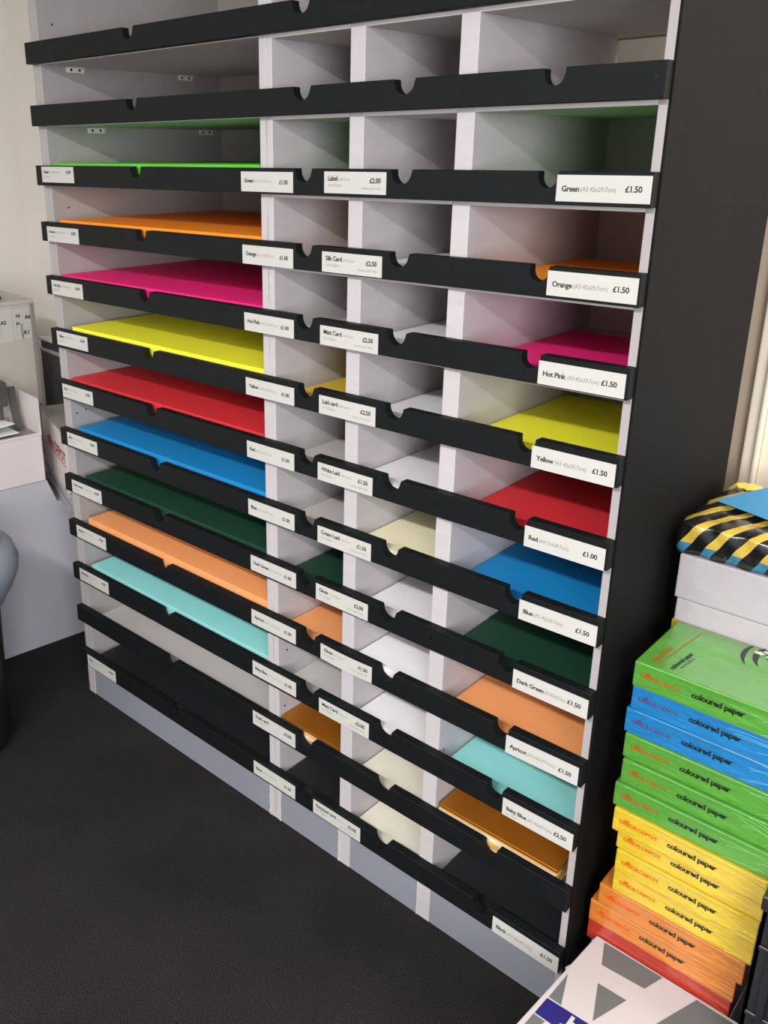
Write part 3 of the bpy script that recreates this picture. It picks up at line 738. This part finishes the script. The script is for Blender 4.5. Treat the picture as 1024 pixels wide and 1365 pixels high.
# dark box with pale lid behind
dk = thing('storage_box', 'dark grey storage box with a pale rim behind the beige metal box', 'storage box', loc(-0.30, 0.345, 0.535), ANG)
bm = new_bm(); box(bm, -0.17, 0.18, 0.0, 0.15, 0.0, 0.425, bev=0.004, segs=2); obj('box_body', bm, M['darkgrey'], dk)
bm = new_bm(); box(bm, -0.174, 0.184, -0.004, 0.154, 0.425, 0.438, bev=0.003); obj('box_rim', bm, M['alu'], dk)
bm = new_bm(); box(bm, -0.168, 0.178, 0.002, 0.148, 0.438, 0.468, bev=0.004); obj('box_lid', bm, mat('dark_lid', srgb(58, 58, 64), 0.4, 0.05, 10), dk)
bm = new_bm(); box(bm, -0.174, 0.184, -0.006, 0.156, 0.468, 0.476, bev=0.002); obj('lid_top', bm, M['mach'], dk)

# support under the carton, largely hidden by the shelving
SUP = -20.0
bm = new_bm(); box(bm, 0.0, 0.14, 0.0, 0.12, 0.0, 0.5355, bev=0.003)
tag(obj('carton_stand', bm, M['darkgrey'], None, (-0.100, 0.150, 0), math.radians(-6.8)), 'dark grey block behind the left shelving end under the printed carton', 'stand')
# flat grey packs and the printed carton lying on them, turned about 20 degrees
R20 = math.radians(SUP)
P0 = Vector((-0.41, 0.232, 0))
for k, (z0, z1, sh, lb) in enumerate(((0.5360, 0.5600, 0.0, 'lowest flat grey pack under the white printed carton'), (0.5605, 0.5860, 0.008, 'middle flat grey pack under the white printed carton'), (0.5865, 0.6120, 0.0, 'top flat grey pack under the white printed carton'))):
    bm = new_bm(); box(bm, 0.0, 0.36, sh, 0.12, z0, z1, bev=0.002)
    tag(obj('flat_pack', bm, mat('grey_pack_%d' % k, srgb(150 + 8 * k, 148 + 8 * k, 150 + 8 * k), 0.6, 0.05, 20), None, P0, R20), lb, 'flat pack', 'flat grey packs left of the shelving')
wc = thing('printed_carton', 'white carton with red lettering and red line tucked left of the shelving', 'carton', P0 + Vector((0, 0, 0.6125)), R20)
bm = new_bm(); box(bm, 0.0, 0.375, 0.0, 0.12, 0.0, 0.200, bev=0.003, segs=2)
M['redink'] = mat('dull_red_ink', srgb(158, 52, 58), 0.6, 0.05, 30)
text_to(bm, 'office DEPOT', (0.080, -0.0006, 0.100), (1, 0, 0), (0, 0, 1), 0.29, 0.050, 1, 0.0014, fit=True)
prism(bm, [(0.035, 0.087), (0.37, 0.087), (0.37, 0.091), (0.035, 0.091)], 'y', -0.0008, 0.0, 1)
obj('carton_body', bm, [M['mach'], M['redink']], wc)
bm = new_bm(); box(bm, -0.002, 0.377, -0.002, 0.122, 0.1995, 0.2040, bev=0.001); obj('carton_top', bm, M['greytop'], wc)

# ------------------------------------------------------------------ waste bin, lower left
bn = thing('waste_bin', 'black round waste bin with blue-grey hooded lid at lower left edge', 'bin', (0.093, -0.420, 0))
bm = new_bm(); lathe(bm, [(0.118, 0.0), (0.130, 0.006), (0.138, 0.03), (0.152, 0.46), (0.150, 0.47)], 0, 0, 48); obj('bin_body', bm, mat('black_bin_plastic', srgb(26, 26, 30), 0.35, 0.08, 10), bn, smooth=True)
bm = new_bm(); lathe(bm, [(0.150, 0.452), (0.170, 0.470), (0.183, 0.500), (0.196, 0.515), (0.214, 0.560), (0.217, 0.590), (0.205, 0.625), (0.170, 0.650), (0.10, 0.662), (0.02, 0.665)], 0, 0, 48)
M['lid'] = mat('blue_grey_plastic', srgb(140, 146, 158), 0.4, 0.04, 10)
obj('bin_lid', bm, M['lid'], bn, smooth=True)
bm = new_bm()
prev = None
for k in range(21):
    a = math.radians(-20 + 130 * k / 20); p = (0.214 * math.cos(a) * 0.80, 0.214 * math.sin(a) * 0.80, 0.655 - 0.0 * k)
    if prev: cyl(bm, prev, p, 0.003, 8)
    prev = p
obj('lid_seam', bm, M['card'], bn, smooth=True)

# ------------------------------------------------------------------ light
def area(name, loc_, tgt, sx, sy, power, col=(1, 1, 1), spread=180):
    l = bpy.data.lights.new(name, 'AREA'); l.shape = 'RECTANGLE'; l.size = sx; l.size_y = sy; l.energy = power; l.color = col
    l.spread = math.radians(spread)
    o = bpy.data.objects.new(name, l); C.objects.link(o); o.location = loc_
    o.rotation_euler = (Vector(tgt) - Vector(loc_)).to_track_quat('-Z', 'Y').to_euler()
    return o
area('ceiling_or_fill_light', (1.7, -2.35, 2.60), (1.7, -2.35, 0), 1.4, 0.16, 124, (1.0, 0.985, 0.97))
area('ceiling_or_fill_light', (3.6, -2.35, 2.60), (3.6, -2.35, 0), 1.2, 0.2, 44, (1.0, 0.985, 0.97))
area('ceiling_or_fill_light', (0.0, -2.9, 2.60), (0.0, -2.9, 0), 1.2, 0.45, 30, (1.0, 0.985, 0.97))
area('ceiling_or_fill_light', (2.75, 0.50, 2.60), (1.75, 0.58, 1.2), 0.5, 0.2, 12, (1.0, 0.95, 0.86), 120)  # unseen fill lamp added to brighten the wall behind the open back
area('right_fill_light', (4.5, -2.6, 1.7), (0.0, 0.0, 0.9), 1.6, 1.4, 120, (0.97, 0.98, 1.0))  # unseen soft light added at right to brighten the left wall and cabinet
w = bpy.data.worlds.new('World'); bpy.context.scene.world = w; w.use_nodes = True
w.node_tree.nodes['Background'].inputs['Color'].default_value = (0.93, 0.95, 1.0, 1)
w.node_tree.nodes['Background'].inputs['Strength'].default_value = 0.60

# ------------------------------------------------------------------ camera
cam = bpy.data.cameras.new('camera'); co = bpy.data.objects.new('camera', cam); C.objects.link(co)
r = Vector((0.723877, 0.689916, -0.00417)); u = Vector((-0.219574, 0.236104, 0.946595)); f = Vector((-0.654056, 0.684303, -0.322398))
mw = Matrix(((r.x, u.x, -f.x, 2.35735), (r.y, u.y, -f.y, -1.34811), (r.z, u.z, -f.z, 1.66807), (0, 0, 0, 1)))
co.matrix_world = mw
cam.sensor_fit = 'HORIZONTAL'; cam.sensor_width = 36.0; cam.lens = 36.0 * 1181.51 / 1024.0
cam.shift_x = 118.776 / 1024.0; cam.shift_y = -75.510 / 1024.0
cam.clip_start = 0.02
bpy.context.scene.camera = co
sc = bpy.context.scene
sc.view_settings.view_transform = 'Standard'
sc.view_settings.look = 'None'
sc.view_settings.exposure = -0.08
sc.cycles.max_bounces = 8
